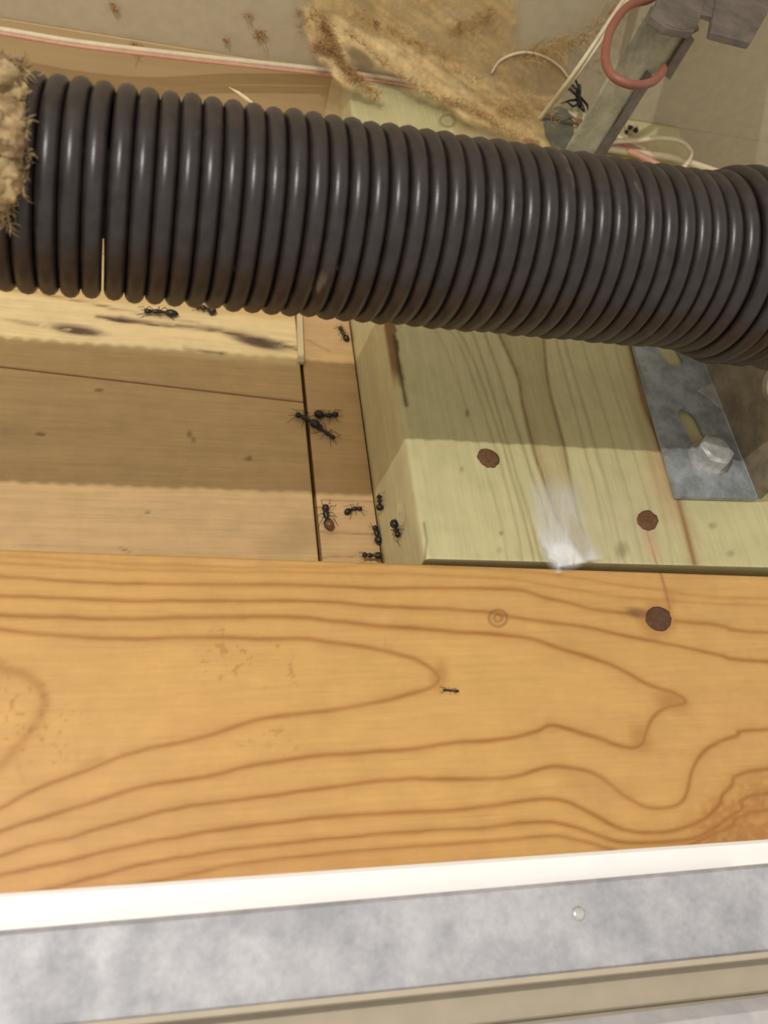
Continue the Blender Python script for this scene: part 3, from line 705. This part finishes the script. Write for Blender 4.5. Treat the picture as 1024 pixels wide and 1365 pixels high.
# translucent white film, from the foot of the stud over onto the orange board
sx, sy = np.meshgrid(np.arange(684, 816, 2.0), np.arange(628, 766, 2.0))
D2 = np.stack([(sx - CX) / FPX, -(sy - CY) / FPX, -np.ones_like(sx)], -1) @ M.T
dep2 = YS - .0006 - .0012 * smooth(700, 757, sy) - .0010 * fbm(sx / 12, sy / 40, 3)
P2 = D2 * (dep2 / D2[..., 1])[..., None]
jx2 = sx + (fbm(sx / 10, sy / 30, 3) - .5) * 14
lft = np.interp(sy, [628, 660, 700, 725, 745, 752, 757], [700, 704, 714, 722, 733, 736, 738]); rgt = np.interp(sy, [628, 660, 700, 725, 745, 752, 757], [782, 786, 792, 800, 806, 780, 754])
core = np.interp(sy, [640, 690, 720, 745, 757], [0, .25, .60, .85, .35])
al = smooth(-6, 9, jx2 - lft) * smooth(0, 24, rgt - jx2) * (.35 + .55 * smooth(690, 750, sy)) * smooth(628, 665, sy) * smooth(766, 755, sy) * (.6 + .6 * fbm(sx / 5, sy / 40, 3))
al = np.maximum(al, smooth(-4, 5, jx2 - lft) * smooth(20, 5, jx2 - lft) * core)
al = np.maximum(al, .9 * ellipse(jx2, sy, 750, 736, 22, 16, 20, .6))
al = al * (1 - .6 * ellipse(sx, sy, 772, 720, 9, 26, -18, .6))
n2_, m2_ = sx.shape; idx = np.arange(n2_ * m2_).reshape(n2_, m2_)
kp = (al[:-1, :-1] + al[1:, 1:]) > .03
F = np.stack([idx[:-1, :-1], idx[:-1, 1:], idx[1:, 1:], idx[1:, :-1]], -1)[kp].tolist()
pale_film = mesh_obj('film_patch', P2.reshape(-1, 3), F, MAT['pale_film'], None, True, np.repeat(np.clip(al, 0, 1).reshape(-1, 1), 3, 1))
tag(pale_film, 'translucent white film at the foot of the stud, bridging onto the orange board', 'web')

def fibres(bm, path, width, count, r, length, rs):
    for _ in range(count):
        i = rs.uniform(0, len(path) - 1.001); k = int(i); p = np.array(path[k]) * (1 - i + k) + np.array(path[k + 1]) * (i - k)
        g = np.array([rs.gauss(0, 1) for _ in range(3)]) * width; q = p + g
        t = unit(np.array(path[k + 1]) - np.array(path[k])) * .8 + np.array([rs.gauss(0, .7) for _ in range(3)])
        pts = [q]
        for s in range(3):
            t = unit(t + np.array([rs.gauss(0, .5) for _ in range(3)])); pts.append(pts[-1] + t * length * rs.uniform(.2, .5))
        for v in pts:
            v[2] = min(v[2], ZC - .0006); v[1] = min(v[1], YS + .02)
        tube(bm, pts, [r * rs.uniform(.5, 1.0), r, r * .8, r * .2], 4)
def clump(name, paths, mat, parent, seed):
    rs = random.Random(seed); bm = bmesh.new()
    for pts, width, count, r, ln in paths: fibres(bm, px_path(pts, 5), width, count, r, ln, rs)
    return adopt(bm_obj(name, bm, mat, None, True), parent)
o = clump('dust_strands', [
    ([(405, 18, .183), (418, 22, .183), (436, 40, .185)], .0016, 330, .00010, .003),
    ([(415, 62, .187), (432, 62, .187), (448, 68, .188)], .0012, 200, .00010, .003),
    ([(430, 22, .184), (442, 55, .187), (456, 82, .190), (474, 102, .193), (506, 128, .197)], .0007, 420, .00010, .0035),
    ([(456, 40, .185), (500, 75, .190), (560, 118, .1955), (600, 134, .197)], .0004, 200, .00008, .003),
    ([(600, 134, .197), (640, 152, .198), (690, 182, .198), (715, 190, .198)], .0006, 200, .00009, .003),
    ([(470, 8, .180), (520, 40, .184), (570, 62, .188), (640, 110, .194)], .0006, 130, .00008, .005),
    ([(600, 40, .182), (620, 35, .182), (650, 20, .18)], .0016, 150, .00009, .004)], MAT['dust_dark'], web, 3)
o['kind'] = 'stuff'
o = clump('pale_strands', [([(690, 120, .195), (720, 140, .197), (735, 165, .198)], .0014, 120, .0001, .005),
    ([(690, 80, .19), (740, 62, .178), (790, 40, .168), (820, 15, .16)], .0008, 120, .0001, .007),
    ([(700, 75, .188), (760, 60, .178), (800, 50, .166)], .0006, 60, .0001, .007),
    ([(660, 140, .197), (700, 150, .197)], .0016, 110, .0001, .005)], MAT['dust'], web, 5)
o['kind'] = 'stuff'
# small specks of debris hanging from the ceiling and along the wire
for i, (x, y, s_) in enumerate([(345, 45, 1.3), (178, 60, 1.2), (150, 10, .9), (330, 20, .7), (300, 52, .7), (500, 30, .9)]):
    rs = random.Random(20 + i); bm = bmesh.new()
    c0 = at(x, y, ZC - .0012, 2)
    fibres(bm, [c0 + (-.001 * s_, 0, 0), c0, c0 + (.001 * s_, .0005, 0)], .0005 * s_, 22, .0002, .0022 * s_, rs)
    o = bm_obj('dust_speck', bm, MAT['dust_dark'], None, True)
    tag(o, ['tan dust tuft on the ceiling just above the wire, right of its knot', 'dust tuft wound round the wire near the left', 'tiny dust tuft near the top edge at left', 'faint dust speck on the ceiling in the upper middle',
            'small dust speck just above the wire, left of the larger tuft', 'dust tuft at the top of the cobweb'][i], 'dust')
# insulation tuft over the left end of the spring
def lump(name, ctr, rad, mat, parent, seed, amp=.35, sub=5, freq=260):
    bm = bmesh.new(); bmesh.ops.create_icosphere(bm, subdivisions=sub, radius=1)
    for v in bm.verts:
        d = v.co.normalized(); q = Vector((d.x * rad[0], d.y * rad[1], d.z * rad[2]))
        f = 1 + amp * (mnoise.fractal(q * freq + Vector((seed * 3.1, 0, 0)), 1.0, 2.0, 4))
        v.co = Vector(map(float, ctr)) + q * f
    return adopt(bm_obj(name, bm, mat, None, True), parent)
def on_coil(px_, py_, off):
    d = ray(px_, py_); rr = RC + WR + off; a_ = d[1] ** 2 + d[2] ** 2; b_ = -2 * (d[1] * Y0 + d[2] * Z0); c_ = Y0 ** 2 + Z0 ** 2 - rr ** 2
    q = b_ * b_ - 4 * a_ * c_
    return d * ((-b_ - math.sqrt(max(q, 0))) / (2 * a_))
p = on_coil(-6, 185, .001)
flf = empty('insulation_tuft', p, 'fluffy grey-tan insulation tuft hanging over the left end of the dark spring', 'insulation')
lump('fluff_body', on_coil(-22, 165, .0005), (.0074, .0045, .0115), MAT['fluff'], flf, 1)
lump('fluff_lobe', on_coil(-10, 225, .0005), (.0052, .004, .0075), MAT['fluff'], flf, 2)
lump('fluff_lobe', on_coil(-6, 112, .0005), (.0056, .0045, .0055), MAT['fluff'], flf, 3)
lump('fluff_lobe', on_coil(0, 268, .0005), (.0022, .0016, .0028), MAT['fluff'], flf, 4)
oc = on_coil
o = clump('fluff_fibres', [([oc(-20, 82, .002), oc(8, 88, .002), oc(26, 98, .001)], .0012, 150, .00018, .003), ([oc(14, 100, .001), oc(26, 150, .0005), oc(28, 200, .0005), oc(18, 245, .0005), oc(6, 280, .0005)], .0008, 320, .00016, .0026),
    ([oc(0, 285, .0005), oc(12, 300, .0005)], .0003, 20, .00016, .0026)], MAT['fluff'], flf, 9)
o['kind'] = 'stuff'
b = tube_obj('straw_chip', [at(305, 116, .150), at(318, 124, .149), at(330, 133, .148), at(342, 142, .147)], [.0001, .0005, .0006, .0002], MAT['pale_wood'], None, 6)
tag(b, 'pale wood shaving stuck on the top of the spring coils', 'wood shaving')

# ================================================================== ANTS
def ant(name, label, head, tail, plane, axis=1, bend=0.0, wing=None, brown=False, legs=1.0, seed=1, fat=1.0):
    """one continuous body from head pixel to tail pixel lying on the given plane; legs grow out of the thorax"""
    rs = random.Random(seed)
    a, b_ = at(*head, plane, axis), at(*tail, plane, axis); L = float(np.linalg.norm(b_ - a)); d = unit(b_ - a)
    nrm = np.array([0, -1.0, 0]) if axis == 1 else np.array([-1.0, 0, 0]); s = np.cross(nrm, d)
    lift = .00105 * L / .0075
    def pt(t, side=0, h=0): return a + d * (t * L) + s * (side * L + bend * L * math.sin(math.pi * t)) + nrm * (lift * fat + h * L)
    prof_ = [(0.0, .02), (.03, .07), (.10, .095), (.18, .080), (.215, .05), (.235, .048), (.29, .075), (.37, .088), (.45, .07), (.52, .045), (.55, .045), (.575, .06), (.60, .045), (.66, .10), (.76, .135), (.88, .12), (.96, .07), (1.0, .01)]
    bm = bmesh.new(); tube(bm, [pt(t) for t, _ in prof_], [r * L * fat * 1.25 for _, r in prof_], 10)
    for sd in (-1, 1):
        for k, (t0, fw) in enumerate([(.28, -.30), (.37, .04), (.46, .34)]):
            j = rs.uniform(-.06, .06); base = pt(t0, sd * .04)
            knee = pt(t0 + fw * .45 + j, sd * .20 * legs, .13); foot = pt(t0 + fw + j, sd * (.36 + rs.uniform(-.05, .04)) * legs, 0)
            foot = foot - nrm * (lift * fat) + nrm * .0001; toe = foot + (d * fw * .25 + s * sd * .05) * L
            tube(bm, [base, knee, foot, toe], [.016 * L, .013 * L, .008 * L, .006 * L], 5)
        el = pt(-.02, sd * .14, .05); tip = pt(-.20 + rs.uniform(-.03, .03), sd * .16, 0)
        tube(bm, [pt(.04, sd * .04), el, tip], [.012 * L, .010 * L, .008 * L], 5)
    o = empty(name, a, label, 'ant', 'carpenter ants on the wood')
    adopt(bm_obj('body', bm, MAT['ant'], None, True), o)
    if brown:
        bm = bmesh.new(); tube(bm, [pt(t, 0, .02) for t in (.62, .68, .78, .9, 1.0, 1.04)], [.03 * L, .12 * L, .18 * L, .17 * L, .10 * L, .02 * L], 12)
        g = adopt(bm_obj('abdomen', bm, MAT['ant_brown'], None, True), o); g['label'] = 'swollen brown abdomen'
    if wing:
        # veined wing: membrane inside a raised rim, pointing away from the thorax
        yw_ = at(541, 690, SX0, 0)[1]; w0, w1, hw = at(*wing[0], yw_), at(*wing[1], yw_), wing[2]; nrm = np.array([0, -1.0, 0])
        dl = w1 - w0; Lw = float(np.linalg.norm(dl)); dw = unit(dl); sw = np.cross(nrm, dw)
        ring = [w0 + dw * (Lw * (.5 - .5 * math.cos(t))) + sw * (hw * Lw * math.sin(t) * (.75 + .25 * (.5 - .5 * math.cos(t)))) + nrm * .0007 for t in np.linspace(0, 2 * math.pi, 25)]
        bm = bmesh.new(); vs = [bm.verts.new(v) for v in ring[:-1]]; vs2 = [bm.verts.new(v + nrm * .00006) for v in ring[:-1]]
        bm.faces.new(vs); bm.faces.new(vs2[::-1])
        for i in range(len(vs)): bm.faces.new((vs[i], vs2[i], vs2[(i + 1) % len(vs)], vs[(i + 1) % len(vs)]))
        wo = adopt(bm_obj('wing', bm, MAT['wing']), o)
        bm = bmesh.new(); tube(bm, ring, .00014, 5, False); tube(bm, [w0 + nrm * .0008, w1 + nrm * .0008], .0001, 5)
        vo = bm_obj('wing_vein', bm, MAT['ant'], None, True); vo.parent = wo; vo.matrix_parent_inverse = Matrix.Translation(o.location).inverted()
    return o
S = YW + .0006
ant('ant', 'long black ant lying slantwise across the dark crack', (393, 555), (425, 572), YW - .0002, 1, .05, None, False, 1.0, 1)
ant('ant', 'greyish ant just right of the crack, touching the tail of the ant lying across it', (446, 587), (420, 567), S, 1, .03, None, False, .9, 2, .8)
ant('ant', 'black ant lying level at the top right of the crossing ants', (450, 555), (418, 553), S, 1, .10, None, False, .8, 3, 1.05)
ant('ant', 'lone ant high on the plywood strip in the light just below the spring', (452, 438), (463, 457), S, 1, 0, None, False, .7, 4)
ant('ant', 'big ant with a swollen brown abdomen beside the lower crack', (433, 676), (440, 708), S, 1, -.06, None, True, 1.0, 5, 1.1)
ant('ant', 'small curled ant in the middle of the lower plywood strip', (482, 680), (459, 687), S, 1, -.14, None, False, 1.0, 6)
ant('ant', 'ant squeezed into the corner between plywood strip and stud', (498, 703), (505, 727), S - .0008, 1, 0, None, False, .6, 7, 1.1)
ant('ant', 'ant lying flat along the top edge of the orange board by the stud corner', (482, 742), (509, 743), S - .002, 1, 0, None, False, .5, 8, 1.1)
ant('ant', 'ant with spread legs head-on on the side of the stud', (510, 660), (511, 681), SX0, 0, 0, None, False, 1.5, 9, 1.5)
ant('ant', 'winged ant with one clear upright wing on the side of the stud', (536, 715), (529, 694), SX0, 0, 0, ((533, 702), (534, 672), .21), False, 1.1, 10, 1.1)
ant('ant', 'black ant on the pale board below the coils, just right of the purple streak', (192, 418), (238, 422), YW - .0003, 1, .04, None, False, .35, 11, .7)
ant('ant', 'ant half hidden under the lower edge of the spring at left', (260, 411), (288, 420), YW - .0003, 1, .05, None, False, .4, 12, 1.2)
ant('ant', 'tiny ant out on the middle of the orange board', (590, 920), (612, 922), YB, 1, 0, None, False, .5, 13, .55)
# insects in the web by the angle iron
bug = empty('dead_insect', at(770, 130, .187), 'dead black insect tangled among the wires left of the angle iron', 'insect')
rs = random.Random(4); bm = bmesh.new()
tube(bm, [at(773, 113, .187), at(772, 117, .187), at(771, 124, .187), at(771, 132, .187), at(774, 141, .187), at(779, 148, .187)], [.0004, .0009, .0012, .0010, .0011, .0005], 10)
for q in ([(771, 122), (762, 112), (757, 104)], [(770, 128), (758, 118), (750, 122)], [(770, 133), (760, 134), (748, 138)], [(773, 120), (768, 108), (764, 100)], [(773, 138), (764, 142), (756, 136)], [(774, 130), (783, 140), (784, 147)]):
    tube(bm, [at(a, b_, .1865 + rs.uniform(-.001, .001)) for a, b_ in q], [.0006, .0005, .0002], 6)
adopt(bm_obj('body', bm, MAT['black'], None, True), bug)
carc = empty('web_bundle', at(843, 172, .2015), 'mottled dark and white web bundle on the stud right of the angle iron', 'insect remains')
lump('husk', at(842, 170, .2005), (.0030, .002, .0032), MAT['pale_wood'], carc, 6, .5, 3, 600)
lump('dark_bit', at(840, 170, .1985), (.0013, .001, .0010), MAT['black'], carc, 7, .5, 2, 600)
lump('dark_bit', at(848, 174, .1985), (.0010, .001, .0014), MAT['black'], carc, 8, .5, 2, 600)
lump('dark_bit', at(835, 176, .1985), (.0009, .001, .0008), MAT['black'], carc, 9, .5, 2, 600)
